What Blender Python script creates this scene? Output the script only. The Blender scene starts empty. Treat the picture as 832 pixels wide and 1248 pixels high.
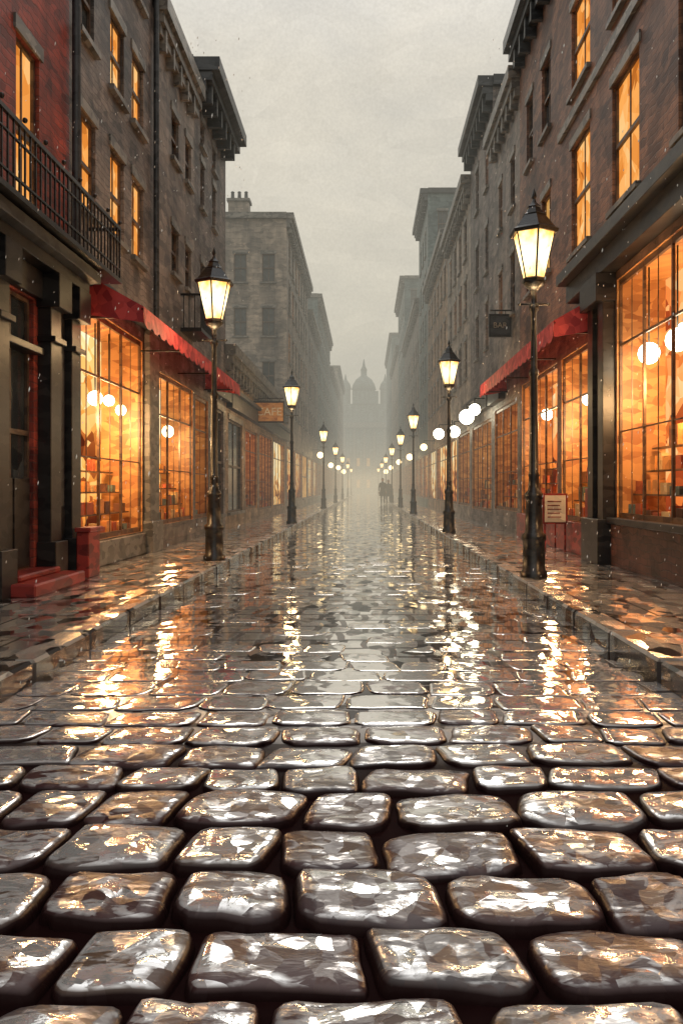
import bpy, math, random
from mathutils import Vector, noise
random.seed(7)
S=bpy.context.scene
S.view_settings.view_transform='Standard'; S.view_settings.look='None'; S.view_settings.exposure=0
R=random.uniform

# ------------------------------------------------------------ materials
def nd(nt,t,ins=None,**pr):
    n=nt.nodes.new(t)
    for k,v in pr.items(): setattr(n,k,v)
    if ins:
        for k,v in ins.items():
            s=n.inputs[k]
            if isinstance(v,bpy.types.NodeSocket): nt.links.new(v,s)
            else:
                if isinstance(v,(tuple,list)) and len(v)==3 and s.type=='RGBA': v=(*v,1)
                s.default_value=v
    return n
def newmat(name):
    m=bpy.data.materials.new(name); m.use_nodes=True; nt=m.node_tree; nt.nodes.clear()
    return m,nt,nt.nodes.new('ShaderNodeOutputMaterial')
def M(nt,op,a,b=0.0,clamp=False):
    n=nt.nodes.new('ShaderNodeMath'); n.operation=op; n.use_clamp=clamp
    for i,v in enumerate((a,b)):
        if isinstance(v,bpy.types.NodeSocket): nt.links.new(v,n.inputs[i])
        else: n.inputs[i].default_value=v
    return n.outputs[0]
def VM(nt,op,a,b=None):
    n=nt.nodes.new('ShaderNodeVectorMath'); n.operation=op
    for i,v in enumerate((a,b)):
        if v is None: continue
        if isinstance(v,bpy.types.NodeSocket): nt.links.new(v,n.inputs[i])
        else: n.inputs[i].default_value=v
    return n.outputs[0]
def MR(nt,v,a,b,c=0.0,d=1.0): return nd(nt,'ShaderNodeMapRange',{'Value':v,'From Min':a,'From Max':b,'To Min':c,'To Max':d}).outputs[0]
def mixc(nt,f,a,b,mode='MIX'):
    n=nt.nodes.new('ShaderNodeMix'); n.data_type='RGBA'; n.blend_type=mode
    for i,v in ((0,f),(6,a),(7,b)):
        if isinstance(v,bpy.types.NodeSocket): nt.links.new(v,n.inputs[i])
        else:
            if isinstance(v,(tuple,list)) and len(v)==3: v=(*v,1)
            n.inputs[i].default_value=v
    return n.outputs[2]
def ramp(nt,f,pts,interp='LINEAR'):
    n=nt.nodes.new('ShaderNodeValToRGB'); cr=n.color_ramp; cr.interpolation=interp
    while len(cr.elements)<len(pts): cr.elements.new(.5)
    for e,(p,c) in zip(cr.elements,pts):
        e.position=p; e.color=(*c,1) if len(c)==3 else c
    nt.links.new(f,n.inputs[0]); return n.outputs[0]
def wallvec(nt):
    tc=nd(nt,'ShaderNodeTexCoord'); sp=nd(nt,'ShaderNodeSeparateXYZ',{0:tc.outputs['Object']})
    xy=M(nt,'ADD',sp.outputs[0],sp.outputs[1])
    return nd(nt,'ShaderNodeCombineXYZ',{0:xy,1:sp.outputs[2]}).outputs[0], sp
def distort(nt,vec,scale,amt):
    n=nd(nt,'ShaderNodeTexNoise',{'Vector':vec,'Scale':scale,'Detail':1.0})
    d=VM(nt,'SUBTRACT',n.outputs['Color'],(.5,.5,.5))
    d=VM(nt,'MULTIPLY',d,(amt,amt,amt))
    return VM(nt,'ADD',vec,d)
def dab(nt,vec,sc,seed=0.0):
    """random colour per paint-dab sized patch"""
    v=VM(nt,'MULTIPLY',vec,sc); v=VM(nt,'ADD',v,(seed,seed*.7,seed*.3))
    return nd(nt,'ShaderNodeTexVoronoi',{'Vector':v,'Scale':1.0},feature='F1').outputs['Color']
def val(nt,c): return nd(nt,'ShaderNodeSeparateColor',{0:c}).outputs[0]

def wall_mat(name,c1,c2,mortar,bw=.24,bh=.08,rough=.55,mf=.5):
    m,nt,out=newmat(name); vec,sp=wallvec(nt)
    dv=distort(nt,vec,5,.09)
    bk=nd(nt,'ShaderNodeTexBrick',{'Vector':dv,'Scale':1.0,'Mortar Size':.008,'Mortar Smooth':.4,'Brick Width':bw,'Row Height':bh,'Color1':(0,0,0),'Color2':(1,1,1),'Mortar':(.5,.5,.5)})
    d1=val(nt,dab(nt,dv,(3.6,9,1))); d2=val(nt,dab(nt,dv,(1.1,2.2,1),9))
    f=M(nt,'ADD',M(nt,'MULTIPLY',d1,.5),M(nt,'MULTIPLY',d2,.35)); f=M(nt,'ADD',f,M(nt,'MULTIPLY',val(nt,bk.outputs['Color']),.15))
    f=MR(nt,f,.15,.85)
    col=mixc(nt,f,c1,c2)
    col=mixc(nt,M(nt,'MULTIPLY',bk.outputs['Fac'],mf),col,mortar)
    st=nd(nt,'ShaderNodeTexNoise',{'Vector':VM(nt,'MULTIPLY',vec,(1.4,.35,1)),'Scale':1.0,'Detail':4.0,'Roughness':.65}).outputs[0]
    k=ramp(nt,st,[(.3,(.38,.38,.40)),(.7,(1.6,1.46,1.34))])
    col=mixc(nt,1.0,col,k,'MULTIPLY')
    h=M(nt,'ADD',M(nt,'MULTIPLY',bk.outputs['Fac'],-.6),M(nt,'MULTIPLY',d1,.9))
    b=nd(nt,'ShaderNodeBump',{'Height':h,'Strength':.8,'Distance':.02})
    p=nd(nt,'ShaderNodeBsdfPrincipled',{'Base Color':col,'Roughness':rough,'Normal':b.outputs[0]})
    nt.links.new(p.outputs[0],out.inputs[0]); return m
def plain(name,c1,c2,rough=.45,sc=(6,14,1),spec=.5,bump=.4):
    m,nt,out=newmat(name); vec,sp=wallvec(nt)
    dv=distort(nt,vec,7,.06); d=val(nt,dab(nt,dv,sc)); 
    col=mixc(nt,d,c1,c2)
    b=nd(nt,'ShaderNodeBump',{'Height':d,'Strength':bump,'Distance':.01})
    p=nd(nt,'ShaderNodeBsdfPrincipled',{'Base Color':col,'Roughness':rough,'Normal':b.outputs[0],'Specular IOR Level':spec})
    nt.links.new(p.outputs[0],out.inputs[0]); return m
def glow_mat(name,pts,strength,sc=(5,5,1),grad=None):
    m,nt,out=newmat(name); vec,sp=wallvec(nt)
    dv=distort(nt,vec,4,.10); d1=val(nt,dab(nt,dv,sc)); d2=val(nt,dab(nt,dv,(sc[0]*.4,sc[1]*.35,1),4))
    f=M(nt,'ADD',M(nt,'MULTIPLY',d1,.55),M(nt,'MULTIPLY',d2,.45))
    if grad: f=M(nt,'ADD',f,MR(nt,sp.outputs[2],grad[0],grad[1],-.42,.12),True)
    col=ramp(nt,f,pts)
    e=nd(nt,'ShaderNodeEmission',{'Color':col,'Strength':strength})
    nt.links.new(e.outputs[0],out.inputs[0]); return m
def emis(name,c,s):
    m,nt,out=newmat(name); e=nd(nt,'ShaderNodeEmission',{'Color':c,'Strength':s}); nt.links.new(e.outputs[0],out.inputs[0]); return m

WM={}
WM['brick_red']=wall_mat('brick_red',(.08,.012,.010),(.30,.055,.038),(.07,.045,.04))
WM['grey']=wall_mat('grey_brick',(.050,.046,.046),(.21,.19,.18),(.04,.038,.036))
WM['grey_b']=wall_mat('grey_render',(.07,.066,.066),(.24,.22,.20),(.06,.06,.06),.5,.22,mf=.35)
WM['grey_c']=wall_mat('grey_stone',(.12,.112,.10),(.33,.295,.25),(.09,.09,.09),.5,.25,mf=.4)
WM['brown']=wall_mat('brown_brick',(.055,.030,.025),(.26,.145,.10),(.05,.04,.035))
WM['blue']=wall_mat('blue_stone',(.045,.08,.09),(.14,.20,.21),(.06,.09,.10),.5,.25)
WM['tan']=wall_mat('tan_stone',(.12,.08,.05),(.36,.26,.17),(.1,.08,.06),.5,.25)
WM['basebrick']=wall_mat('dark_base_brick',(.03,.014,.012),(.12,.05,.04),(.02,.02,.02))
WM['trim']=plain('stone_trim',(.06,.058,.055),(.22,.205,.18))
WM['dtrim']=plain('dark_cornice',(.012,.015,.018),(.05,.055,.06))
WM['black']=plain('black_woodwork',(.004,.004,.005),(.028,.025,.024),rough=.35)
WM['roof']=plain('slate_roof',(.03,.035,.04),(.09,.1,.11),rough=.4)
WM['frame']=plain('window_frame',(.04,.025,.018),(.13,.08,.05))
WM['sframe']=plain('shop_frame',(.05,.022,.012),(.16,.08,.035))
WM['dark']=plain('dark_glass',(.010,.013,.016),(.05,.06,.065),rough=.12,sc=(5,5,1))
WM['red']=plain('red_cloth',(.24,.012,.018),(.60,.07,.065),rough=.6,sc=(9,9,1))
WM['redp']=plain('red_paint',(.10,.010,.010),(.34,.04,.03),rough=.35)
WM['cream']=plain('cream_board',(.5,.42,.3),(.8,.7,.5))
WM['gilt']=plain('faded_letters',(.2,.18,.14),(.35,.3,.22))
WM['iron']=plain('cast_iron',(.004,.004,.005),(.022,.022,.022),rough=.3,sc=(20,20,1))
WM['warmwood']=plain('warm_interior',(.30,.11,.035),(.6,.30,.10))
WM['lit']=glow_mat('lit_window',[(0,(.35,.09,.012)),(.3,(.8,.26,.04)),(.6,(1,.42,.10)),(1,(1,.66,.28))],1.0,(5,4,1))
WM['litdim']=glow_mat('lit_window_dim',[(0,(.3,.1,.03)),(.5,(.75,.35,.08)),(1,(1,.62,.22))],.7,(5,4,1))
WM['shop']=glow_mat('shop_interior_gold',[(0,(.08,.014,.005)),(.17,(.42,.10,.02)),(.35,(.9,.34,.06)),(.52,(1,.52,.15)),(.8,(1,.76,.38)),(1,(1,.9,.6))],1.25,(2.8,4.8,1),(.5,2.3))
WM['shop_p']=glow_mat('shop_interior_pale',[(0,(.16,.05,.015)),(.17,(.6,.25,.06)),(.34,(.95,.52,.16)),(.55,(1,.74,.35)),(1,(1,.92,.65))],1.3,(2.8,4.8,1),(.3,1.7))
WM['shop_o']=glow_mat('shop_interior_orange',[(0,(.08,.012,.005)),(.18,(.38,.06,.015)),(.36,(.8,.20,.04)),(.56,(1,.38,.11)),(.8,(1,.54,.22)),(1,(1,.78,.45))],1.15,(2.8,4.8,1),(.6,2.8))
WM['globe']=emis('globe_light',(1,.84,.5),12.0)
WM['globew']=emis('white_globe_light',(1,.88,.62),12.0)
WM['globed']=emis('amber_globe_light',(1,.72,.36),5.0)
GOODS=[plain('goods_%d'%i,a,b) for i,(a,b) in enumerate([((.3,.05,.02),(.5,.12,.04)),((.5,.3,.12),(.8,.55,.25)),((.08,.03,.02),(.2,.08,.04)),((.5,.2,.05),(.8,.35,.1)),((.05,.08,.07),(.15,.2,.16))])]
for i,g in enumerate(GOODS): WM['g%d'%i]=g

# ------------------------------------------------------------ mesh builder
class MB:
    def __init__(s): s.v=[];s.f=[];s.m=[];s.mats=[]
    def mi(s,k):
        if k not in s.mats: s.mats.append(k)
        return s.mats.index(k)
    def face(s,pts,mat):
        b=len(s.v); s.v+= [tuple(p) for p in pts]; s.f.append(tuple(range(b,b+len(pts)))); s.m.append(s.mi(mat))
    def box(s,a,b,mat):
        x0,x1=sorted((a[0],b[0]));y0,y1=sorted((a[1],b[1]));z0,z1=sorted((a[2],b[2]))
        q=len(s.v); s.v+=[(x0,y0,z0),(x1,y0,z0),(x1,y1,z0),(x0,y1,z0),(x0,y0,z1),(x1,y0,z1),(x1,y1,z1),(x0,y1,z1)]
        for f in ((0,3,2,1),(4,5,6,7),(0,1,5,4),(1,2,6,5),(2,3,7,6),(3,0,4,7)):
            s.f.append(tuple(q+i for i in f)); s.m.append(s.mi(mat))
    def lathe(s,prof,cx,cy,seg,mat,z0=0,rot=0):
        q=len(s.v)
        for r,z in prof:
            for i in range(seg):
                a=2*math.pi*i/seg+rot; s.v.append((cx+r*math.cos(a),cy+r*math.sin(a),z0+z))
        for j in range(len(prof)-1):
            for i in range(seg):
                k=(i+1)%seg
                s.f.append((q+j*seg+i,q+j*seg+k,q+(j+1)*seg+k,q+(j+1)*seg+i)); s.m.append(s.mi(mat))
    def sphere(s,c,r,mat,n=10,sy=1,m=6):
        prof=[(r*math.sin(math.pi*i/m)+1e-4,-r*sy*math.cos(math.pi*i/m)) for i in range(m+1)]
        s.lathe(prof,c[0],c[1],n,mat,c[2])
    def obj(s,name,parent=None,smooth=False,bevel=0):
        me=bpy.data.meshes.new(name); me.from_pydata(s.v,[],s.f); 
        for k in s.mats: me.materials.append(WM[k] if isinstance(k,str) else k)
        me.polygons.foreach_set('material_index',s.m)
        if smooth: me.polygons.foreach_set('use_smooth',[True]*len(s.f))
        me.update(); o=bpy.data.objects.new(name,me); S.collection.objects.link(o)
        if parent: o.parent=parent
        if bevel:
            b=o.modifiers.new('b','BEVEL'); b.width=bevel; b.segments=1; b.limit_method='ANGLE'
        return o
def empty(name,loc=(0,0,0)):
    e=bpy.data.objects.new(name,None); e.location=loc; S.collection.objects.link(e); return e

XL,XR=-3.35,3.2
KL,KR=-1.87,1.66
PZ=.12
class Fr: # facade frame
    def __init__(s,o,u,n): s.o=o;s.u=u;s.n=n
    def p(s,a,d,z): return (s.o[0]+s.u[0]*a+s.n[0]*d, s.o[1]+s.u[1]*a+s.n[1]*d, z)
    def box(s,mb,a0,a1,d0,d1,z0,z1,mat): mb.box(s.p(a0,d0,z0),s.p(a1,d1,z1),mat)
def left_fr(): return Fr((XL,0),(0,1),(1,0))
def right_fr(): return Fr((XR,0),(0,1),(-1,0))

def facade(fr,A0,A1,Z0,Z1,ops,wall,W,T,G,framemat='frame',trim='trim'):
    """wall with real openings; W walls, T trim, G glazing builders. ops: (a0,a1,z0,z1,kind)"""
    As=sorted({A0,A1,*[o[0] for o in ops],*[o[1] for o in ops]}); Zs=sorted({Z0,Z1,*[o[2] for o in ops],*[o[3] for o in ops]})
    for i in range(len(As)-1):
        for j in range(len(Zs)-1):
            ca=(As[i]+As[i+1])/2; cz=(Zs[j]+Zs[j+1])/2
            if any(o[0]<ca<o[1] and o[2]<cz<o[3] for o in ops): continue
            W.face([fr.p(As[i],0,Zs[j]),fr.p(As[i+1],0,Zs[j]),fr.p(As[i+1],0,Zs[j+1]),fr.p(As[i],0,Zs[j+1])],wall)
    for a0,a1,z0,z1,k in ops:
        room=k.startswith('shop'); far=fr.o[1]+a0*fr.u[1]>26; dp=(.16 if far else .62) if room else .09
        wm='warmwood' if room else wall
        for q in ([(a0,z0),(a1,z0)],[(a1,z0),(a1,z1)],[(a1,z1),(a0,z1)],[(a0,z1),(a0,z0)]):
            W.face([fr.p(q[0][0],0,q[0][1]),fr.p(q[1][0],0,q[1][1]),fr.p(q[1][0],-dp,q[1][1]),fr.p(q[0][0],-dp,q[0][1])],wm)
        if room:
            G.face([fr.p(a0,-dp,z0),fr.p(a1,-dp,z0),fr.p(a1,-dp,z1),fr.p(a0,-dp,z1)],k)
            n=max(1,round((a1-a0)/1.0)); fd=-.03
            fr.box(T,a0,a1,fd-.04,fd,z0,z0+.07,'sframe'); fr.box(T,a0,a1,fd-.04,fd,z1-.07,z1,'sframe')
            zt=z0+(z1-z0)*.72; fr.box(T,a0,a1,fd-.025,fd-.005,zt,zt+.03,'sframe')
            zt2=z0+(z1-z0)*.36
            if not far: fr.box(T,a0,a1,fd-.022,fd-.008,zt2,zt2+.016,'sframe')
            for i in range(n+1):
                c=a0+(a1-a0)*i/n; w=.018
                c=min(max(c,a0+w),a1-w)
                fr.box(T,c-w,c+w,fd-.03,fd+.003,z0+.002,z1-.002,'sframe')
                if i<n: 
                    c2=c+(a1-a0)/n/2; fr.box(T,c2-.006,c2+.006,fd-.02,fd-.01,z0,z1-.003,'sframe')
            if far: continue
            for sh in range(4):
                zz=z0+.02+sh*.29; dd=-(.12+.12*sh)
                if sh: fr.box(T,a0+.05,a1-.05,dd-.05,dd+.05,zz-.02,zz,'sframe')
                a=a0+.12
                while a<a1-.3:
                    w=R(.08,.30);h=R(.07,.25)
                    if random.random()<(.8 if sh<3 else .45): fr.box(G,a,a+w,dd-.05,dd+.04,zz,zz+h,random.choice(['g0','g1','g2','g3','g3','g4','g0']))
                    a+=w+R(.02,.09)
        else:
            g={'lit':'lit','dim':'litdim','dark':'dark','door':'dark'}[k]; d=-.08
            G.face([fr.p(a0,d,z0),fr.p(a1,d,z0),fr.p(a1,d,z1),fr.p(a0,d,z1)],g)
            w=.04; f0,f1=-.078,-.045
            fr.box(T,a0,a0+w,f0,f1,z0,z1,framemat); fr.box(T,a1-w,a1,f0,f1,z0,z1,framemat)
            fr.box(T,a0+w,a1-w,f0,f1,z0,z0+w,framemat); fr.box(T,a0+w,a1-w,f0,f1,z1-w,z1,framemat)
            zm=(z0+z1)/2; fr.box(T,a0+w,a1-w,f0,f1+.01,zm-.025,zm+.025,framemat)
            am=(a0+a1)/2; fr.box(T,am-.012,am+.012,f0,f1-.018,z0+w,z1-w,framemat)
            if k!='door':
                fr.box(T,a0-.07,a1+.07,-.05,.07,z0-.07,z0-.002,trim)
                fr.box(T,a0-.06,a1+.06,-.01,.025,z1+.002,z1+.14,trim)

def building(name,side,y0,y1,H,wall,ops,end_ops=None,cornice=.35,ctrim='trim',depth=7,chim=0,bands=(),roofpitch=0):
    e=empty(name); fr=left_fr() if side<0 else right_fr(); X=XL if side<0 else XR; xb=X+side*depth
    W,T,G=MB(),MB(),MB()
    facade(fr,y0,y1,0,H,ops,wall,W,T,G)
    if end_ops is not None:
        ef=Fr((X,y0),(side,0),(0,-1)); facade(ef,0,depth,0,H,end_ops,wall,W,T,G)
    else: W.face([(X,y0,0),(xb,y0,0),(xb,y0,H),(X,y0,H)],wall)
    W.face([(X,y1,0),(xb,y1,0),(xb,y1,H),(X,y1,H)],wall); W.face([(xb,y0,0),(xb,y1,0),(xb,y1,H),(xb,y0,H)],wall)
    Rf=MB(); Rf.face([(X,y0,H-.01),(xb,y0,H-.01),(xb,y1,H-.01),(X,y1,H-.01)],'roof')
    if roofpitch:
        i=.5; h=roofpitch
        a=[(X+side*.05,y0+.05,H+.01),(X+side*.05,y1-.05,H+.01),(xb,y1-.05,H+.01),(xb,y0+.05,H+.01)]
        b=[(X+side*1.2,y0+i,H+h),(X+side*1.2,y1-i,H+h),(xb-side*1,y1-i,H+h),(xb-side*1,y0+i,H+h)]
        for q in range(4): Rf.face([a[q],a[(q+1)%4],b[(q+1)%4],b[q]],'roof')
        Rf.face(b,'roof')
    if cornice:
        c=cornice
        fr.box(T,y0+.01,y1-.01,-.1,c*.45,H-.55,H-.38,ctrim); fr.box(T,y0+.005,y1-.005,-.1,c*.7,H-.378,H-.2,ctrim); fr.box(T,y0-.03,y1+.03,-.1,c,H-.198,H+.06,ctrim)
        a=y0+.2
        while a<y1-.2: fr.box(T,a,a+.1,.0,c*.62,H-.74,H-.382,ctrim); a+=.55
        ec=Fr((X,y0),(side,0),(0,-1)); ec.box(T,.0,depth,-.1,.12,H-.2,H+.055,ctrim)
    for z in bands: fr.box(T,y0+.01,y1-.01,-.05,.05,z,z+.14,'trim')
    for i in range(chim):
        cy=y0+.4+(y1-y0-1.2)*(i+.3)/max(1,chim); cx=X+side*R(.9,2.6); w=.45
        Rf.box((cx-w,cy-.3,H-.1),(cx+w,cy+.3,H+1.0+roofpitch*.5),wall); Rf.box((cx-w-.06,cy-.36,H+1.0+roofpitch*.5),(cx+w+.06,cy+.36,H+1.12+roofpitch*.5),'trim')
        for k in range(3): Rf.lathe([(.09,0),(.07,.35),(.09,.36),(.06,.4)],cx-.3+.3*k,cy,8,'dtrim',H+1.12+roofpitch*.5)
    W.obj('walls',e);T.obj('trim',e);G.obj('windows',e);Rf.obj('roof',e)
    return e,fr
def grid(y0,y1,zs,w,h,pitch,plit=.1,mar=.5):
    ops=[];n=max(1,int((y1-y0-2*mar+pitch-w)/pitch)); st=(y1-y0-((n-1)*pitch+w))/2+y0
    for z in zs:
        for i in range(n):
            r=random.random(); ops.append((st+i*pitch,st+i*pitch+w,z,z+h,'lit' if r<plit*.5 else 'dim' if r<plit else 'dark'))
    return ops
def shops(y0,y1,kinds,top=2.9,bot=.55,w=3.0,gap=.5):
    ops=[];n=max(1,int((y1-y0)/(w+gap)));p=(y1-y0)/n
    for i in range(n): ops.append((y0+i*p+gap/2,y0+(i+1)*p-gap/2,bot,top,kinds[i%len(kinds)]))
    return ops
def shoprail(e,fr,y0,y1,z0=3.15,z1=3.5,mat='black',out=.16,cap=.26):
    T=MB(); fr.box(T,y0,y1,.0,out,z0,z1,mat); fr.box(T,y0-.02,y1+.02,0,cap,z1+.001,z1+.09,mat); T.obj('shop_fascia',e)
def globes(e,fr,lst,mat='globe'):
    G=MB()
    for a,d,z,r,zt in lst:
        x,y,_=fr.p(a,d,z); G.sphere((x,y,z),r,mat,12,1,8); G.box((x-.008,y-.008,z+r),(x+.008,y+.008,zt),'iron')
    G.obj('hanging_globes',e,True)
def shoplight(e,fr,a,z,w=30,col=(1,.58,.25)):
    L=bpy.data.lights.new('globe_lamp_light','POINT'); L.energy=w; L.color=col; L.shadow_soft_size=.13
    o=bpy.data.objects.new('globe_lamp_light',L); o.location=fr.p(a,-.22,z); o.parent=e; S.collection.objects.link(o)

# ---------------- LEFT SIDE
# red brick house
ops=[(7.88,8.44,3.72,5.5,'lit'),(5.9,6.5,3.72,5.5,'dim'),(7.88,8.44,6.6,8.0,'dark'),(5.9,6.5,6.6,8.0,'dark'),
     (7.5,8.3,.30,3.0,'door'),(5.2,7.1,.7,3.0,'dark')]
e,fr=building('red_brick_house',-1,2,9.3,10.0,'brick_red',ops,cornice=.3)
T=MB()
for a0,a1 in ((7.15,7.42),(8.4,8.68),(9.0,9.28)):
    fr.box(T,a0,a1,0,.14,.12,3.2,'black'); fr.box(T,a0-.03,a1+.03,0,.2,.12,.55,'black'); fr.box(T,a0-.04,a1+.04,0,.24,2.95,3.3,'black'); fr.box(T,a0-.02,a1+.02,0,.19,2.6,2.66,'black')
fr.box(T,8.68,9.0,0,.06,.12,3.3,'black'); fr.box(T,8.74,8.94,.06,.075,.9,2.7,'dtrim')
fr.box(T,2,9.3,0,.07,3.02,3.3,'black'); fr.box(T,2,7.15,0,.07,.12,.66,'black'); fr.box(T,2,5.15,0,.06,.66,3.02,'black')
fr.box(T,2,9.33,0,.22,3.302,3.42,'black'); fr.box(T,2,9.36,0,.34,3.422,3.54,'dtrim')
fr.box(T,7.52,7.88,-.08,-.03,.32,1.2,'black'); fr.box(T,7.92,8.28,-.08,-.03,.32,1.2,'black')
fr.box(T,7.45,8.35,-.1,.09,2.45,2.52,'black')
T.obj('shopfront',e,bevel=.006)
T=MB(); fr.box(T,7.3,8.6,.0,.42,.12,.24,'redp'); fr.box(T,7.45,8.45,.0,.22,.24,.3,'redp'); T.obj('door_steps',e,bevel=.015)
T=MB(); fr.box(T,8.95,9.32,.201,.34,.12,.62,'redp'); fr.box(T,8.92,9.35,.19,.37,.62,.67,'redp'); T.obj('pier_base',e,bevel=.01)
# iron balcony
B=MB(); fr.box(B,3,9.9,.0,.42,3.56,3.61,'iron')
for a in [3+.115*i for i in range(61)]:
    fr.box(B,a-.008,a+.008,.385,.401,3.61,4.22,'iron')
    if int(round((a-3)/.115))%4==0: x,y,z=fr.p(a,.393,0); B.sphere((x,y,4.3),.025,'iron',6)
fr.box(B,3,9.9,.375,.41,4.2,4.24,'iron'); fr.box(B,3,9.9,.38,.405,3.72,3.74,'iron'); fr.box(B,3,9.9,.38,.405,4.05,4.065,'iron')
for d in [.05+.11*i for i in range(4)]: fr.box(B,9.89,9.905,d,d+.014,3.61,4.2,'iron')
fr.box(B,9.88,9.91,0,.4,4.2,4.24,'iron'); B.obj('iron_balcony',e)
# drainpipes
P=MB(); P.lathe([(.05,3.6),(.05,10)],XL+.08,9.3,8,'dtrim'); P.obj('drainpipe',e,True)

# grey house with awning shop
ops=[(9.57,10.2,4.42,5.58,'lit'),(10.8,11.4,4.45,5.6,'lit'),(11.8,12.4,4.45,5.6,'lit'),
     (9.6,10.15,6.5,7.5,'dark'),(10.8,11.4,6.4,7.4,'lit'),(11.8,12.4,6.4,7.4,'lit'),(10.8,11.4,8.3,9.2,'dark'),(11.8,12.4,8.3,9.2,'dark'),
     (9.5,12.35,.45,3.3,'shop')]
e,fr=building('grey_brick_house',-1,9.3,13.05,10.2,'grey',ops,cornice=.3,chim=1)
globes(e,fr,[(9.85,-.25,2.2,.12,3.3),(10.5,-.4,2.36,.09,3.3),(10.95,-.25,2.3,.1,3.3),(11.7,-.3,2.35,.08,3.3),(12.1,-.25,2.25,.08,3.3)])
shoplight(e,fr,10.2,2.0,90); shoplight(e,fr,11.5,2.0,90)
T=MB(); fr.box(T,12.42,12.98,0,.1,.12,3.5,'trim'); fr.box(T,12.38,13.02,0,.15,.12,.6,'trim'); fr.box(T,9.35,12.42,0,.05,.12,.43,'trim'); fr.box(T,9.33,13.04,0,.12,3.5,3.62,'dtrim'); T.obj('pilaster',e,bevel=.01)
P=MB(); P.lathe([(.045,3.7),(.045,10)],XL+.07,12.9,8,'dtrim'); P.obj('drainpipe',e,True)

def awning(side,y0,y1,zw,zf,zv,out,name='awning'):
    e=empty(name); fr=left_fr() if side<0 else right_fr(); A=MB(); n=int((y1-y0)/.35)
    st=(y1-y0)/n
    for i in range(n):
        a0=y0+i*st;a1=a0+st
        for t in range(3):
            s0,s1=t/3,(t+1)/3; sag=lambda s:-.05*math.sin(math.pi*s)
            A.face([fr.p(a0,out*s0,zw+(zf-zw)*s0+sag(s0)),fr.p(a1,out*s0,zw+(zf-zw)*s0+sag(s0)),fr.p(a1,out*s1,zw+(zf-zw)*s1+sag(s1)),fr.p(a0,out*s1,zw+(zf-zw)*s1+sag(s1))],'red')
        am=(a0+a1)/2
        A.face([fr.p(a0,out,zf),fr.p(a1,out,zf),fr.p(a1,out+.01,zv+.05),fr.p(am+st*.2,out+.015,zv),fr.p(am-st*.2,out+.015,zv),fr.p(a0,out+.01,zv+.05)],'red')
    for a in (y0,y1): A.face([fr.p(a,.0,zw),fr.p(a,out,zf),fr.p(a,out,zv+.05),fr.p(a,.0,zv+.15)],'red')
    A.obj('cloth',e); F=MB()
    fr.box(F,y0,y1,0,.06,zw,zw+.06,'iron'); fr.box(F,y0,y1,out-.03,out-.005,zf-.04,zf-.015,'iron')
    for i in range(4):
        a=y0+.1+(y1-y0-.2)*i/3; fr.box(F,a-.012,a+.012,0,out-.03,zv+.12,zv+.145,'iron')
    F.obj('frame',e); return e
awning(-1,9.75,17.2,3.66,3.26,3.02,.72)

# grey rendered house
ops=[(14.2,14.75,6.85,7.65,'dark'),(15.3,15.8,6.85,7.65,'dark'),(14.2,14.75,4.85,5.65,'dark'),(15.3,15.8,4.85,5.65,'dark'),
     (13.15,15.95,.5,3.0,'shop_p')]
e,fr=building('grey_rendered_house',-1,13.05,16.1,8.9,'grey_b',ops,cornice=.22,chim=1)
globes(e,fr,[(13.9,-.3,2.1,.11,3.0),(15.2,-.3,2.15,.11,3.0)])
shoplight(e,fr,14.5,1.9,90)
B=MB(); fr.box(B,14.9,16.0,0,.38,3.95,4.02,'iron')
for i in range(12): fr.box(B,14.92+.094*i,14.94+.094*i,.36,.375,4.02,4.62,'iron')
for d in (.05,.15,.25): fr.box(B,14.9,14.915,d,d+.015,4.02,4.62,'iron')
fr.box(B,14.9,16.0,.35,.385,4.6,4.64,'iron'); fr.box(B,14.9,14.92,0,.36,4.6,4.64,'iron'); B.obj('small_balcony',e)
# house with heavy dark cornice
ops=[(16.7,17.1,6.85,7.75,'dark'),(18.0,18.4,6.85,7.75,'dark'),(16.7,17.1,4.8,5.7,'dark'),(18.0,18.4,4.8,5.7,'dark'),(16.7,17.1,8.1,8.6,'dark'),(18,18.4,8.1,8.6,'dark'),
     (16.2,17.5,.5,2.95,'shop_p'),(17.9,19.4,.5,2.9,'dark')]
e,fr=building('dark_cornice_house',-1,16.1,19.7,9.5,'grey',ops,cornice=.5,ctrim='dtrim',roofpitch=.5,chim=1)
shoprail(e,fr,17.45,19.65)
# low shop row
ops=[(20.1,22.4,.5,2.8,'dark'),(23.0,25.4,.5,2.8,'shop_o'),(26.0,29.5,.4,2.9,'shop'),(30,34,.4,2.9,'shop_p')]
e,fr=building('low_shop_row',-1,19.7,34.8,4.5,'tan',ops,cornice=.25,roofpitch=1.1,chim=1)
shoprail(e,fr,19.8,34.6,3.05,3.4,'dtrim')
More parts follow.
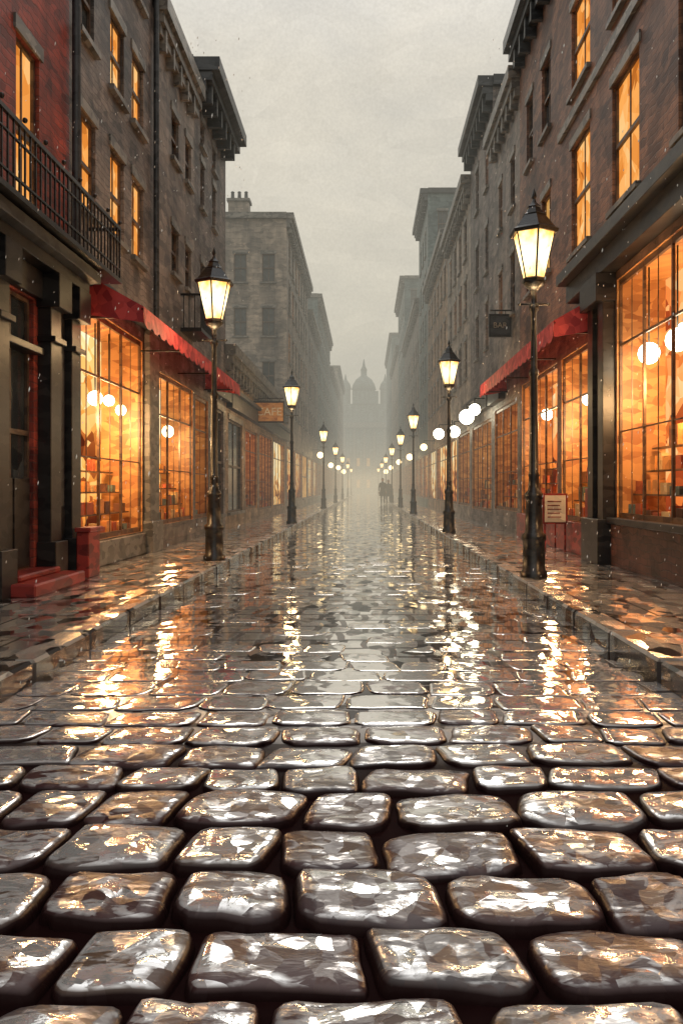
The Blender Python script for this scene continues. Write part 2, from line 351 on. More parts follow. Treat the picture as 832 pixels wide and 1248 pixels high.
# tall grey house
zs=[4.4,6.6,8.8,10.7]
ops=grid(35,48,zs,.9,1.3,1.7,.12)+shops(35,48,['shop','shop','dim'],2.9)
eo=[(a,a+.55,z,z+1.2,'dark') for z in (5.3,7.6,9.9) for a in (.5,1.7,3.0)]
building('tall_grey_house',-1,35,48,12.8,'grey_c',ops,eo,cornice=.3,chim=3)
building('narrow_house',-1,48.01,57.9,11.5,'grey_b',grid(48,58,zs[:3],.9,1.3,1.7,.15)+shops(48,57.9,['shop_p']),cornice=.3,chim=1)
building('blue_stone_house',-1,58,78,14.8,'blue',grid(58,78,[4.4,6.6,8.8,11,12.9],.9,1.2,1.8,.2)+shops(58,78,['shop','shop_p']),[(a,a+.5,z,z+1.2,'dark') for z in (9.9,12.4) for a in (.5,1.8,3.0)],cornice=.3,chim=2)
building('far_left_terrace',-1,78.01,100,12.6,'blue',grid(78,100,[4.4,6.6,8.8],.9,1.2,2.2,.2)+shops(78,100,['shop','shop_p']),cornice=.3,chim=3)
building('far_left_house',-1,100.01,125,16,'grey_c',grid(100,125,[4.4,6.6,8.8,12],.9,1.2,2.4,.2)+shops(100,125,['shop','shop_p']),cornice=.3,chim=2)

# ---------------- RIGHT SIDE
ops=[(9.6,10.65,4.68,6.3,'lit'),(11.7,12.75,4.68,6.35,'lit'),(11.7,12.75,7.15,8.5,'lit'),(9.6,10.65,7.15,8.5,'lit'),(7.4,8.4,4.68,6.3,'dim'),
     (5.0,7.5,.72,3.75,'shop_o'),(7.75,10.45,.72,3.75,'shop_o'),(11.35,13.4,.6,3.2,'shop')]
e,fr=building('brown_brick_house',1,3,13.5,11.0,'brown',ops,cornice=.3,bands=(6.75,))
T=MB()
fr.box(T,3,12.3,0,.2,3.86,4.12,'black'); fr.box(T,3,12.34,0,.34,4.122,4.28,'black'); fr.box(T,3,12.32,0,.26,4.282,4.36,'black')
fr.box(T,10.52,10.75,0,.16,.12,3.86,'black'); fr.box(T,10.75,11.0,0,.1,.12,3.86,'black'); fr.box(T,11.0,11.25,0,.16,.12,3.86,'black')
fr.box(T,10.48,11.28,0,.24,.12,.7,'black'); fr.box(T,10.48,11.28,0,.26,3.5,3.858,'black')
fr.box(T,7.55,7.7,0,.1,.73,3.86,'black')
fr.box(T,3,10.48,0,.07,.12,.65,'basebrick'); fr.box(T,3,10.48,0,.13,.652,.73,'black')
T.obj('shopfront',e,bevel=.006)
globes(e,fr,[(9.85,-.2,2.72,.13,3.75),(8.95,-.2,2.72,.13,3.75),(9.4,-.45,2.9,.10,3.75),(12.1,-.25,2.4,.12,3.2),(11.75,-.3,2.45,.1,3.2),(12.9,-.3,2.5,.1,3.2)],'globew')
shoplight(e,fr,9.4,2.3,110); shoplight(e,fr,6.6,2.3,110); shoplight(e,fr,12.4,2.1,90)
T=MB(); fr.box(T,11.3,13.45,0,.08,.12,.59,'redp'); fr.box(T,11.35,11.75,.0,.06,.6,1.1,'redp'); T.obj('red_stall_riser',e,bevel=.006)
ops=[(14.2,14.9,4.9,6.3,'dim'),(15.7,16.3,4.9,6.3,'dark'),(14.2,14.9,7.4,8.7,'dark'),(15.7,16.3,7.4,8.7,'dark'),(13.7,16.8,.6,3.2,'shop_o')]
e,fr=building('brown_tall_house',1,13.5,17,10.3,'brown',ops,cornice=.35,ctrim='dtrim',chim=1)
globes(e,fr,[(14.2,-.25,2.4,.11,3.2),(15.6,-.25,2.5,.11,3.2)],'globew')
shoplight(e,fr,15.2,2.1,90)
T=MB(); fr.box(T,13.55,16.95,0,.08,.12,.59,'redp'); T.obj('red_stall_riser',e,bevel=.006)
ops=[(17.6,18.1,4.9,6.2,'dark'),(19.2,19.7,4.9,6.2,'lit'),(17.6,18.1,7.2,8.3,'dark'),(19.2,19.7,7.2,8.3,'dim'),(17.3,20.3,.6,3.0,'shop')]
e,fr=building('grey_shop_house',1,17.01,20.6,9.8,'grey_b',ops,cornice=.25,chim=1)
shoprail(e,fr,18.8,20.5)
awning(1,11.35,18.6,3.76,3.42,3.14,.6)
ops=[(21.4,21.9,z,z+1.2,k) for z,k in ((4.8,'dim'),(6.8,'dark'),(9.0,'lit'))]+[(23.2,23.8,z,z+1.2,'dark') for z in (4.8,6.8,9.0)]+[(20.9,24.6,.5,2.9,'shop_p')]
e,fr=building('dark_gabled_house',1,20.61,25,11.4,'grey',ops,[(.5,.9,z,z+.9,'dark') for z in (10.0,)],cornice=.38,ctrim='dtrim',roofpitch=.8,chim=2)
shoprail(e,fr,20.7,24.9)
ops=grid(25,32,[4.6,6.5,8.4],.7,1.2,1.5,.15)+shops(25,32,['shop_p','shop'])
building('light_stone_house',1,25.01,32,10.6,'grey_c',ops,cornice=.3,chim=1)
building('stone_terrace',1,32.01,42,11.2,'tan',grid(32,42,[4.6,6.6,8.8],.7,1.2,1.6,.15)+shops(32,42,['shop','shop_p']),cornice=.3,chim=2)
building('blue_tower_house',1,42.01,49,16.4,'blue',grid(42,49,[4.6,6.8,9,11.2,13.4],.8,1.3,1.8,.08)+shops(42,49,['shop']),[(a,a+.5,z,z+1.3,'dark') for z in (12,14) for a in (.5,1.6)],cornice=.4,ctrim='dtrim')
building('grey_terrace',1,49.01,67,12.4,'grey_b',grid(49,67,[4.6,6.6,8.8],.8,1.2,2,.2)+shops(49,67,['shop','shop_p']),cornice=.3,chim=2)
building('tall_blue_house',1,67.01,80,18.4,'blue',grid(67,80,[4.6,6.8,9,11.2,13.4,15.6],.8,1.3,2,.1)+shops(67,80,['shop']),[(a,a+.5,z,z+1.3,'dark') for z in (14,16) for a in (.5,1.7)],cornice=.4)
building('far_right_terrace',1,80.01,100,15,'grey_c',grid(80,100,[4.6,6.6,8.8],.8,1.2,2.2,.2)+shops(80,100,['shop','shop_p']),cornice=.3,chim=2)
building('far_right_house',1,100.01,125,20,'blue',grid(100,125,[4.6,6.6,8.8,12],.8,1.2,2.4,.2)+shops(100,125,['shop','shop_p']),cornice=.3,chim=2)

# domed building closing the street
e=empty('domed_city_hall'); D=MB(); cy=165
D.box((-9,cy,0),(9,cy+12,14),'blue'); D.box((-5.2,cy-.8,0),(5.2,cy+8,18),'blue'); D.box((-2.6,cy-1.2,18),(2.6,cy+5,20.5),'blue')
for i in range(9): D.box((-8.4+i*2,cy-1.3,2),(-8.0+i*2,cy-.82,13),'trim')
for i in range(8):
    for z in (1.2,5.5):
        if (i*3+int(z))%4: D.box((-7.7+i*2,cy-1.0,z),(-7.1+i*2,cy-.85,z+1.6),'litdim')
D.box((-9.4,cy-1.5,13.2),(9.4,cy-.5,14.2),'trim')
for s in (-1,1):
    D.lathe([(1,0),(1,3),(1.2,3.1),(.9,4.2),(.3,5),(.05,6.2)],s*4,cy+1,10,'blue',18)
D.obj('body',e); D=MB(); D.lathe([(2.3,0),(2.3,2),(2.5,2.1),(2.2,3.2),(1.6,4.2),(.8,4.8),(.6,5),(.6,6),(.7,6.1),(.3,6.9),(.05,8.4)],-.3,cy+1.8,16,'blue',19); D.obj('dome',e,True)

# ---------------- signs
def text_mesh(body,loc,rot,size,mat,parent):
    c=bpy.data.curves.new('letters','FONT'); c.body=body; c.size=size; c.extrude=.008; c.align_x='CENTER'; c.align_y='CENTER'
    o=bpy.data.objects.new('letters',c); S.collection.objects.link(o); o.location=loc; o.rotation_euler=rot; c.materials.append(WM[mat]); o.parent=parent
def sign(x0,x1,y,z0,z1,txt,board,let,size):
    e=empty('hanging_shop_sign'); B=MB(); B.box((x0,y,z0),(x1,y+.06,z1),board); B.box((x0-.03,y-.01,z1),(x1+.03,y+.07,z1+.05),'iron'); B.box((x0-.03,y-.01,z0-.05),(x1+.03,y+.07,z0),'iron')
    B.box((x0-.03,y-.01,z0-.0),(x0,y+.07,z1),'iron'); B.box((x1,y-.01,z0),(x1+.03,y+.07,z1),'iron')
    xw=XL if x0<0 else XR; xa=x1 if x0<0 else x0
    B.box((min(xw,xa),y+.02,z1+.12),(max(xw,xa),y+.05,z1+.15),'iron')
    for x in (x0+.1,x1-.1): B.box((x,y+.025,z1+.05),(x+.015,y+.04,z1+.12),'iron')
    B.obj('board',e); text_mesh(txt,((x0+x1)/2,y-.012,(z0+z1)/2),(math.radians(90),0,0),size,let,e)
sign(-3.3,-2.45,24.5,3.1,3.65,'CAFE','warmwood','cream',.33)
sign(2.72,3.15,17.9,4.45,4.85,'BAR','dtrim','gilt',.17)
# menu board on the cafe front
e=empty('menu_board'); B=MB(); B.box((2.72,12.6,.55),(3.1,12.64,1.02),'redp'); B.box((2.75,12.59,.58),(3.07,12.599,.99),'cream')
for i in range(5): B.box((2.79,12.585,.65+.06*i),(3.0-.02*(i%2),12.589,.665+.06*i),'redp')
B.box((2.74,12.605,.12),(2.77,12.635,.55),'redp'); B.box((3.05,12.605,.12),(3.08,12.635,.55),'redp'); B.obj('board',e)
# wall globe lamps
for (sd,y,z,r,d) in ((1,21.9,3.0,.2,.5),(1,20.9,3.1,.15,.42),(1,25.4,2.85,.18,.45),(1,30.2,3.1,.2,.5),(1,38,3.0,.16,.5),(1,50,3.0,.2,.5),(-1,52,3.2,.2,.5),(1,66,3.2,.22,.5),(-1,68,3,.22,.5),(-1,84,3.2,.24,.6),(1,84,3.2,.24,.6),(-1,104,3.2,.3,.6),(1,104,3.2,.3,.6)):
    e=empty('wall_globe_lamp'); B=MB(); xw=XR if sd>0 else XL; x=xw-sd*d
    B.sphere((x,y,z),r,'globew' if y<35 else 'globed',14,1,8); B.obj('globe',e,True)
    B=MB(); B.box((x-.015,y-.015,z+r),(x+.015,y+.015,z+r+.12),'iron'); B.box((x-.015,y-.014,z+r+.12),(xw,y+.014,z+r+.15),'iron'); B.box((xw-sd*.03,y-.06,z+r),(xw,y+.06,z+r+.3),'iron'); B.obj('bracket',e)

# ---------------- street lamps
m,nt,out=newmat('lantern_glass_frosted'); tc=nd(nt,'ShaderNodeTexCoord'); sp=nd(nt,'ShaderNodeSeparateXYZ',{0:tc.outputs['Object']})
nz=nd(nt,'ShaderNodeTexNoise',{'Vector':tc.outputs['Object'],'Scale':11.0,'Detail':2.0}).outputs[0]
f=M(nt,'ABSOLUTE',M(nt,'SUBTRACT',sp.outputs[2],3.5)); f=M(nt,'ADD',M(nt,'MULTIPLY',f,2.6),M(nt,'MULTIPLY',M(nt,'SUBTRACT',nz,.5),.9),True)
em=nd(nt,'ShaderNodeEmission',{'Color':ramp(nt,f,[(0,(1,.86,.5)),(.35,(1,.70,.30)),(.7,(.7,.33,.08)),(1,(.4,.15,.03))]),'Strength':3.0}); nt.links.new(em.outputs[0],out.inputs[0]); WM['lglass']=m
def lamp_parts():
    P=MB()
    P.lathe([(.15,0),(.15,.07),(.125,.09),(.12,.4),(.135,.42),(.135,.47),(.1,.5),(.085,.85),(.1,.87),(.1,.92),(.065,.96),(.055,1.1),(.065,1.12),(.05,1.16),(.042,2.2),(.055,2.22),(.055,2.26),(.036,2.3),(.032,2.9),(.055,2.93),(.055,2.97),(.03,3.0),(.03,3.12),(.06,3.16),(.11,3.2),(.12,3.24),(.001,3.245)],0,0,12,'iron')
    P.box((-.16,-.012,2.98),(.16,.012,3.0),'iron')
    for s in (-1,1): P.sphere((s*.16,0,2.99),.018,'iron',6)
    F=MB(); n=6; rb,rt,zb,zt=.115,.235,3.26,3.76
    def pt(r,i,z): a=2*math.pi*i/n+math.pi/6; return Vector((r*math.cos(a),r*math.sin(a),z))
    for i in range(n):
        a,b=pt(rb,i,zb),pt(rt,i,zt); t=Vector((-a.y,a.x,0)).normalized()*.011; o=a.normalized()*.012; o.z=0
        F.face([a-t+o,a+t+o,b+t+o,b-t+o],'iron'); F.face([a-t-o,a-t+o,b-t+o,b-t-o],'iron'); F.face([a+t-o,a+t+o,b+t+o,b+t-o],'iron')
    F.lathe([(rb+.02,zb-.03),(rb+.025,zb),(rb-.005,zb+.02)],0,0,6,'iron',0,math.pi/6)
    F.lathe([(rt-.02,zt-.01),(rt+.03,zt-.015),(rt+.045,zt+.02),(rt+.0,zt+.05),(.13,zt+.19),(.135,zt+.2),(.10,zt+.22),(.07,zt+.28),(.08,zt+.29),(.03,zt+.34),(.015,zt+.38),(.03,zt+.4),(.025,zt+.43),(.001,zt+.5)],0,0,6,'iron',0,math.pi/6)
    G=MB(); G.lathe([(rb-.004,zb),(rt-.006,zt)],0,0,6,'lglass',0,math.pi/6)
    return [('post',P,True),('lantern_frame',F,False),('lantern_glass',G,False)]
meshes=[]
for nme,b,sm in lamp_parts():
    o=b.obj(nme,None,False); 
    if sm:
        for p in o.data.polygons: p.use_smooth=True
    meshes.append((nme,o.data)); bpy.data.objects.remove(o)
lamps=[(-2.05,11.15),(1.84,8.97),(1.84,18.1),(-2.03,22.7),(1.84,31.5),(-2.03,40),(1.84,43),(-2.03,56),(1.84,57),(-2.03,73),(1.84,74),(1.84,92),(-2.03,95),(-2.03,118),(1.84,116)]
for x,y in lamps:
    e=empty('street_lamp',(x,y,PZ))
    for nme,me in meshes:
        o=bpy.data.objects.new(nme,me); S.collection.objects.link(o); o.parent=e
    if y<30:
        L=bpy.data.lights.new('lamp_light','POINT'); L.energy=45; L.color=(1,.66,.32); L.shadow_soft_size=.16
        o=bpy.data.objects.new('lamp_light',L); o.location=(0,0,3.0); o.parent=e; S.collection.objects.link(o)

# ---------------- wet ground materials
def wet(name,kind):
    m,nt,out=newmat(name); tc=nd(nt,'ShaderNodeTexCoord'); vec=tc.outputs['Object']
    sp=nd(nt,'ShaderNodeSeparateXYZ',{0:vec}); Y=sp.outputs[1]
    dv=distort(nt,vec,6,.09)
    sc={'stone':(19,15,3),'gap':(10,4.5,1),'pave':(9,5,3),'kerb':(9,4.5,3)}[kind]
    dc=dab(nt,dv,sc); dr=val(nt,dc)
    geo=nd(nt,'ShaderNodeNewGeometry'); base_n=geo.outputs['Normal']
    c5=VM(nt,'SUBTRACT',dc,(.5,.5,.5))
    if kind=='stone':
        k=MR(nt,Y,2.2,4.2,.40,.07)
        kv=nd(nt,'ShaderNodeCombineXYZ',{0:M(nt,'MULTIPLY',k,.7),1:k}).outputs[0]
        off=VM(nt,'MULTIPLY',c5,kv)
        fn=nd(nt,'ShaderNodeTexNoise',{'Vector':VM(nt,'MULTIPLY',dv,(30,60,20)),'Scale':1.0,'Detail':3.0})
        base_n=nd(nt,'ShaderNodeBump',{'Height':fn.outputs[0],'Strength':MR(nt,Y,2,4.5,.4,.04),'Distance':.005}).outputs[0]
    else:
        kk={'gap':.07,'pave':.28,'kerb':.25}[kind]; off=VM(nt,'MULTIPLY',c5,(kk*.3,kk,0))
    nrm=VM(nt,'NORMALIZE',VM(nt,'ADD',base_n,off))
    n1=nd(nt,'ShaderNodeTexNoise',{'Vector':VM(nt,'MULTIPLY',dv,(5,9,5)),'Scale':1.0,'Detail':3.0,'Roughness':.65}).outputs[0]
    ior=1.6
    if kind=='stone':
        at=nd(nt,'ShaderNodeAttribute',attribute_name='rnd').outputs['Fac']
        d2=val(nt,dab(nt,dv,(9,22,3),5))
        n2=nd(nt,'ShaderNodeTexNoise',{'Vector':VM(nt,'MULTIPLY',dv,(14,34,9)),'Scale':1.0,'Detail':3.0}).outputs[0]
        f=M(nt,'ADD',M(nt,'ADD',M(nt,'MULTIPLY',n1,.45),M(nt,'MULTIPLY',d2,.20)),M(nt,'ADD',M(nt,'MULTIPLY',n2,.45),M(nt,'MULTIPLY',at,.16)))
        f=M(nt,'ADD',f,MR(nt,Y,3.2,4.8,0,.14))
        wetm=MR(nt,f,.56,.68)
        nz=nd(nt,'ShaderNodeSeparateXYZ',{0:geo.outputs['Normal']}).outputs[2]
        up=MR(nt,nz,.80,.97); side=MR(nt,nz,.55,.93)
        wetm=M(nt,'MULTIPLY',wetm,up)
        base=ramp(nt,at,[(0,(.030,.007,.009)),(.3,(.055,.022,.022)),(.5,(.060,.055,.060)),(.7,(.075,.045,.028)),(1,(.085,.078,.080))])
        base=mixc(nt,M(nt,'MULTIPLY',dr,.45),base,(.12,.075,.065))
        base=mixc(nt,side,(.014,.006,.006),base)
        met=M(nt,'MULTIPLY',wetm,.80); base=mixc(nt,wetm,base,(.90,.89,.88)); ro=M(nt,'ADD',MR(nt,Y,2,4.5,.10,.05),MR(nt,wetm,0,1,.24,0))
        ior=MR(nt,side,0,1,1.12,1.5)
    elif kind=='gap':
        far=MR(nt,Y,3.3,4.8)
        bk=nd(nt,'ShaderNodeTexBrick',{'Vector':distort(nt,nd(nt,'ShaderNodeCombineXYZ',{0:sp.outputs[0],1:Y}).outputs[0],3,.09),'Scale':1.0,'Mortar Size':.03,'Mortar Smooth':.3,'Brick Width':.38,'Row Height':.297}).outputs['Fac']
        wv=M(nt,'ADD',M(nt,'MULTIPLY',n1,.5),M(nt,'MULTIPLY',dr,.5))
        wetm=M(nt,'MULTIPLY',MR(nt,wv,.30,.44),far)
        wetm=M(nt,'MULTIPLY',wetm,M(nt,'SUBTRACT',1.0,M(nt,'MULTIPLY',bk,MR(nt,Y,7,18,.9,.2))))
        base=mixc(nt,n1,(.006,.002,.002),(.018,.007,.007)); base=mixc(nt,wetm,base,(.92,.90,.88)); met=M(nt,'MULTIPLY',wetm,.92); ro=MR(nt,Y,3.0,4.8,.5,.06); ior=MR(nt,Y,3.0,4.8,1.03,1.33)
    else:
        bk=nd(nt,'ShaderNodeTexBrick',{'Vector':nd(nt,'ShaderNodeCombineXYZ',{0:sp.outputs[0],1:Y}).outputs[0],'Scale':1.0,'Mortar Size':.012,'Brick Width':.75,'Row Height':.9})
        wetm=MR(nt,M(nt,'ADD',M(nt,'MULTIPLY',n1,.5),M(nt,'MULTIPLY',dr,.5)),.34,.45)
        if kind=='pave': 
            base=mixc(nt,dr,(.04,.028,.024),(.18,.13,.10)); base=mixc(nt,wetm,base,(.88,.84,.78))
            base=mixc(nt,bk.outputs['Fac'],base,(.01,.01,.01)); met=M(nt,'MULTIPLY',wetm,M(nt,'SUBTRACT',.85,M(nt,'MULTIPLY',bk.outputs['Fac'],.7)))
        else:
            up=MR(nt,nd(nt,'ShaderNodeSeparateXYZ',{0:geo.outputs['Normal']}).outputs[2],.5,.9)
            wetm=M(nt,'MULTIPLY',wetm,up); base=mixc(nt,dr,(.02,.016,.016),(.08,.065,.055)); base=mixc(nt,wetm,base,(.75,.68,.6)); met=M(nt,'MULTIPLY',wetm,.7)
        ro=M(nt,'ADD',M(nt,'MULTIPLY',dr,.12),.06 if kind=='pave' else .12)
    p=nd(nt,'ShaderNodeBsdfPrincipled',{'Base Color':base,'Metallic':met,'Roughness':ro,'Normal':nrm,'IOR':ior})
    nt.links.new(p.outputs[0],out.inputs[0]); WM[name]=m
wet('wet_cobble','stone'); wet('wet_joint','gap'); wet('wet_flagstone','pave'); wet('wet_kerb','kerb')
WM['earth']=plain('earth',(.03,.03,.03),(.07,.07,.065))

G=MB(); G.face([(-600,-40,-.12),(600,-40,-.12),(600,900,-.12),(-600,900,-.12)],'earth'); G.obj('ground')
# joints/standing water sheet: the hollows flood further down the street
G=MB(); pr=[(-3,-.034),(2.3,-.034),(3.2,-.020),(4.1,-.006),(5.0,-.001),(6.2,.0012),(200,.0012)]
for (a,za),(b,zb) in zip(pr[:-1],pr[1:]): G.face([(KL,a,za),(KR,a,za),(KR,b,zb),(KL,b,zb)],'wet_joint')
G.obj('road_bed')
for s,k,xf in ((-1,KL,XL),(1,KR,XR)):
    G=MB(); x0=k+s*.2; x1=xf+s*1.5; G.face([(x0,-5,PZ),(x1,-5,PZ),(x1,160,PZ),(x0,160,PZ)],'wet_flagstone'); G.obj('pavement')
    G=MB(); y=-2
    while y<150:
        l=.95 if y<40 else 5; G.box((k+R(-.006,.006),y,-.1),(k+s*.205,y+l-.015,PZ+R(.004,.012)),'wet_kerb'); y+=l
    G.obj('kerb',bevel=.018)

# cobbles
V=[];F=[];A=[]
US={0:([-1,-.985,-.94,-.85,-.68,-.4,-.13,.13,.4,.68,.85,.94,.985,1]),1:([-1,-.96,-.84,-.5,0,.5,.84,.96,1]),2:([-1,-.93,-.6,.6,.93,1])}
def prof(u,r):
    d=1-abs(u)
    if d>=r: return 1.0
    q=1-d/r; return math.sqrt(max(0,1-q**2.4))
def stone(cx,cy,a,b,H,zb,lod,rnd,t):
    q=len(V); tl=R(-.06,.06)*(1-t*.9); tl2=R(-.07,.035)*(1-t*.93); off=R(0,50); sk=R(-.2,.2)
    am=1-t*.95; us=US[lod]; n=len(us); ru=R(.09,.24); rv=R(.16,.34); ck=[R(.3,1.8) for _ in range(4)]
    if t>=.9: ru*=.4; rv*=.4
    for v in us:
        for u in us:
            z=prof(u,ru)*prof(v,rv)
            cr=(max(0,abs(u)-.6)/.4)**1.6*(max(0,abs(v)-.5)/.5)**1.6*ck[(u>0)+2*(v>0)]
            x=a*u*(1-.13*cr)+sk*v*b; y=b*v*(1-.18*cr)
            z*=1-.14*min(cr,1)
            nz=noise.noise(Vector((x*12+off,y*12,off))); n2=noise.noise(Vector((x*4+off,y*4+7,off*.5)))
            X=cx+x*(1+.08*noise.noise(Vector((y*7,x*3,off)))); Y=cy+y*(1+.2*noise.noise(Vector((x*7,y*4+off,3))))
            Z=zb+(H-zb)*z + am*(.007*nz+.011*n2 - .005*(u*u*.5+v*v*.8))*z + (tl*x+tl2*y)*z
            V.append((X,Y,Z))
    for j in range(n-1):
        for i in range(n-1):
            k=q+j*n+i; F.append((k,k+1,k+n+1,k+n)); A.append(rnd)
y=.9; row=0
while y<12:
    pitch=R(.262,.325)
    yc=y+pitch/2
    lod=0 if y<5 else 1 if y<8 else 2
    t=min(1,max(0,(yc-2.0)/2.4)); H=.007*(1-t)+.0005*t; zb=-.050*(1-t)-.012*t
    x=KL-(.2 if row%2 else .02)-R(0,.06)
    while x<KR:
        w=R(.28,.45); x1=x+w; a0=max(x,KL); a1=min(x1,KR)
        if a1-a0>.12:
            g=.004
            stone((a0+a1)/2,yc+R(-.010,.010)+.02*math.sin((a0+a1)*1.3+row*.7),(a1-a0)/2-g,pitch/2-.002+R(-.008,.004),H+R(-.008,.008)*(1-.78*t),zb,lod,random.random(),t)
        x=x1
    y+=pitch; row+=1
me=bpy.data.meshes.new('cobblestone_road'); me.from_pydata(V,[],F); at=me.attributes.new('rnd','FLOAT','FACE'); at.data.foreach_set('value',A)
me.polygons.foreach_set('use_smooth',[True]*len(F)); me.materials.append(WM['wet_cobble']); me.update()
o=bpy.data.objects.new('cobblestone_road',me); S.collection.objects.link(o)

# ---------------- pedestrians far down the street
WM['coat']=plain('dark_coat',(.01,.01,.012),(.035,.033,.035)); WM['skin']=plain('skin_tone',(.35,.2,.14),(.45,.27,.2)); WM['hair']=plain('dark_hair',(.01,.007,.005),(.03,.02,.015))
def person(x,y,z,h,stride,faceang):
    e=empty('pedestrian',(x,y,z)); e.rotation_euler=(0,0,faceang); s=h/1.75
    vs=[(0,0,.95,.15),(0,0,1.15,.14),(0,0,1.38,.17),(0,0,1.48,.07),(0,.01,1.56,.06),
        (.19,0,1.40,.07),(.25,-.04,1.12,.05),(.25,.06,.88,.035),(-.19,0,1.40,.07),(-.25,.06,1.12,.05),(-.24,.14,.9,.035),
        (.1,0,.9,.10),(.1,stride*.5,.5,.07),(.1,stride*.6,.09,.045),(.1,stride*.6+.16,.03,.04),(-.1,0,.9,.10),(-.1,-stride*.3,.5,.07),(-.1,-stride,.1,.045),(-.1,-stride+.15,.04,.04)]
    ed=[(0,1),(1,2),(2,3),(3,4),(2,5),(5,6),(6,7),(2,8),(8,9),(9,10),(0,11),(11,12),(12,13),(13,14),(0,15),(15,16),(16,17),(17,18)]
    me=bpy.data.meshes.new('body'); me.from_pydata([(a*s,b*s,c*s) for a,b,c,r in vs],ed,[]); o=bpy.data.objects.new('body',me); S.collection.objects.link(o); o.parent=e
    o.modifiers.new('skin','SKIN'); 
    for i,v in enumerate(vs): me.skin_vertices[0].data[i].radius=(v[3]*s,v[3]*s*.85)
    me.skin_vertices[0].data[0].use_root=True
    sb=o.modifiers.new('s','SUBSURF'); sb.levels=1; sb.render_levels=2; me.materials.append(WM['coat'])
    C=MB(); C.lathe([(.17*s,1.42*s),(.2*s,1.2*s),(.17*s,1.05*s),(.21*s,.8*s),(.25*s,.55*s)],0,0,14,'coat'); C.obj('coat',e,True)
    Hd=MB(); Hd.sphere((0,.01,1.64*s),.095*s,'skin',12,1.25); Hd.sphere((0,.1*s,1.63*s),.018*s,'skin',6); Hd.obj('head',e,True)
    Hr=MB(); Hr.sphere((0,-.015*s,1.675*s),.102*s,'hair',12,1.05); Hr.obj('hair',e,True)
    for sx,yy,zz in ((.25,.07,.8),(-.24,.16,.82)):
        hm=MB(); hm.sphere((sx*s,yy*s,zz*s),.035*s,'skin',8,1.6)
        for k in range(4): hm.box(((sx-.03+.016*k)*s,(yy-.01)*s,(zz-.1)*s),((sx-.018+.016*k)*s,(yy+.004)*s,(zz-.04)*s),'skin')
        hm.obj('hand',e,True)
person(1.2,57,0.0,1.78,.22,math.pi); person(1.62,58,0.0,1.68,.18,math.pi)

# ---------------- rain
m,nt,out=newmat('raindrop'); p=nd(nt,'ShaderNodeBsdfPrincipled',{'Base Color':(.85,.85,.82),'Roughness':.2}); nt.links.new(p.outputs[0],out.inputs[0]); WM['rain']=m
B=MB()
for i in range(1500):
    y=R(2.5,14); x=R(-.47,.42)*y*1.05; z=R(.05,1.1+.55*y); 
    if abs(x)>3.1 or (abs(x)<.14*y): continue
    r=.0011*y**.6*R(.6,1.4); l=r*R(1.5,4)
    top=(x+l*.15,y,z+l);bot=(x-l*.15,y,z-l); ring=[(x-r,y,z),(x,y-r,z),(x+r,y,z),(x,y+r,z)]
    for k in range(4): B.face([ring[k],ring[(k+1)%4],top],'rain'); B.face([ring[(k+1)%4],ring[k],bot],'rain')
B.obj('rain')

# ---------------- mist: thin self-emitting haze, with a low layer added as warm glow
def mist(name,dens,col,bx):
    m,nt,out=newmat(name)
    ab=nd(nt,'ShaderNodeVolumeAbsorption',{'Color':(0,0,0),'Density':dens}); ev=nd(nt,'ShaderNodeEmission',{'Color':col,'Strength':dens})  # absorbs and emits: the haze tone is emission colour, not scattered light
    ad=nd(nt,'ShaderNodeAddShader',{0:ab.outputs[0],1:ev.outputs[0]}); nt.links.new(ad.outputs[0],out.inputs['Volume']); WM[name]=m
    B=MB(); B.box(bx[0],bx[1],name); B.obj(name)
mist('mist',.0076,(.50,.475,.39),((-12,15,-.3),(12,200,24)))
mist('low_glow_mist',.0045,(1.0,.78,.47),((-3.9,30,-.2),(3.7,160,3.2)))  # warm glow at the street's end, put in as emission

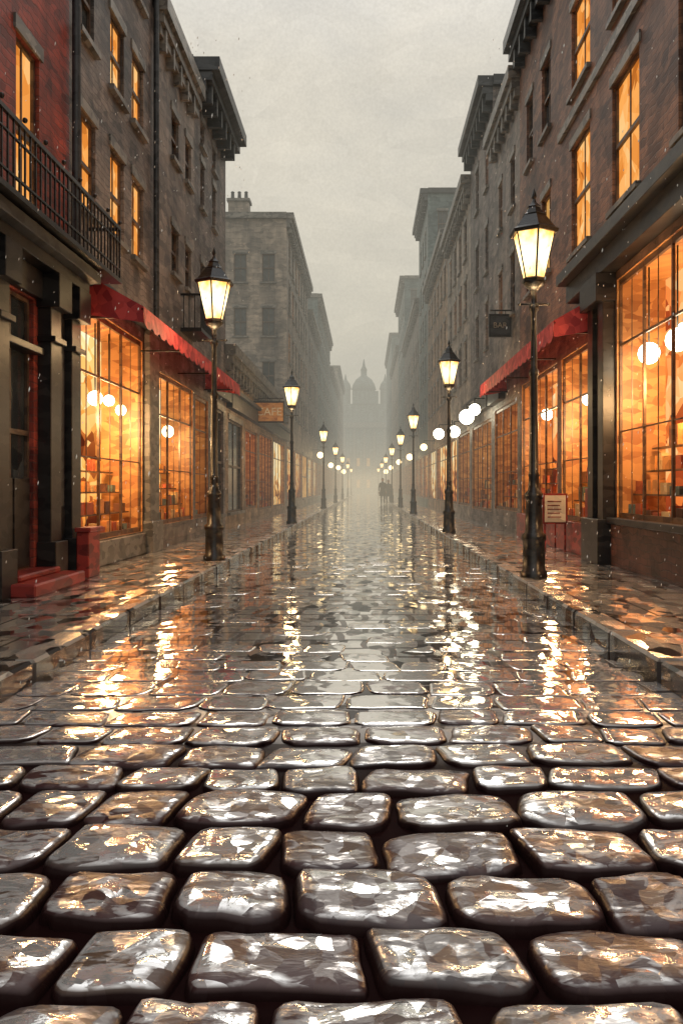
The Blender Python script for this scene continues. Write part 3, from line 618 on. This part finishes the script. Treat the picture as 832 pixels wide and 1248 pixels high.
# ---------------- world, sun
w=bpy.data.worlds.new('World'); S.world=w; w.use_nodes=True; nt=w.node_tree; nt.nodes.clear(); out=nt.nodes.new('ShaderNodeOutputWorld')
sky=nd(nt,'ShaderNodeTexSky',sky_type='NISHITA',sun_disc=False,sun_elevation=math.radians(35),sun_rotation=math.radians(0))
b1=nd(nt,'ShaderNodeBackground',{'Color':sky.outputs[0],'Strength':.05})
tc=nd(nt,'ShaderNodeTexCoord'); sp=nd(nt,'ShaderNodeSeparateXYZ',{0:tc.outputs['Generated']})
col=ramp(nt,sp.outputs[2],[(0,(.62,.575,.475)),(.2,(.77,.715,.595)),(.45,(.78,.73,.63)),(.62,(.98,.955,.91)),(1,(1.3,1.29,1.28))])
dv=distort(nt,tc.outputs['Generated'],5,.1)
n=nd(nt,'ShaderNodeTexNoise',{'Vector':VM(nt,'MULTIPLY',dv,(4,4,9)),'Scale':1.6,'Detail':6.0,'Roughness':.6}).outputs[0]
col=mixc(nt,1.0,col,ramp(nt,n,[(.3,(.87,.885,.91)),(.7,(1.08,1.07,1.05))]),'MULTIPLY')
d=val(nt,dab(nt,dv,(26,26,60))); g=nd(nt,'ShaderNodeTexNoise',{'Vector':tc.outputs['Generated'],'Scale':330.0,'Detail':1.0}).outputs[0]
gr=M(nt,'ADD',MR(nt,d,0,1,.965,1.035),MR(nt,g,.2,.8,-.07,.07))
col=mixc(nt,1.0,col,nd(nt,'ShaderNodeCombineColor',{0:gr,1:gr,2:gr}).outputs[0],'MULTIPLY')
b2=nd(nt,'ShaderNodeBackground',{'Color':col,'Strength':1.0})
mx=nd(nt,'ShaderNodeMixShader',{0:.95,1:b1.outputs[0],2:b2.outputs[0]}); nt.links.new(mx.outputs[0],out.inputs[0])
L=bpy.data.lights.new('sun','SUN'); L.energy=.5; L.angle=math.radians(15); L.color=(1,.95,.87); o=bpy.data.objects.new('sun',L); S.collection.objects.link(o)
o.rotation_euler=(math.radians(-55),0,0)

# ---------------- camera
c=bpy.data.cameras.new('camera'); c.sensor_fit='VERTICAL'; c.sensor_height=36; c.lens=1000/1248*36; c.clip_end=2000; c.clip_start=.05
c.shift_x=-29/1248; c.shift_y=-29/1248
o=bpy.data.objects.new('camera',c); o.location=(0,0,1.1); o.rotation_euler=(math.radians(90),0,0); S.collection.objects.link(o); S.camera=o
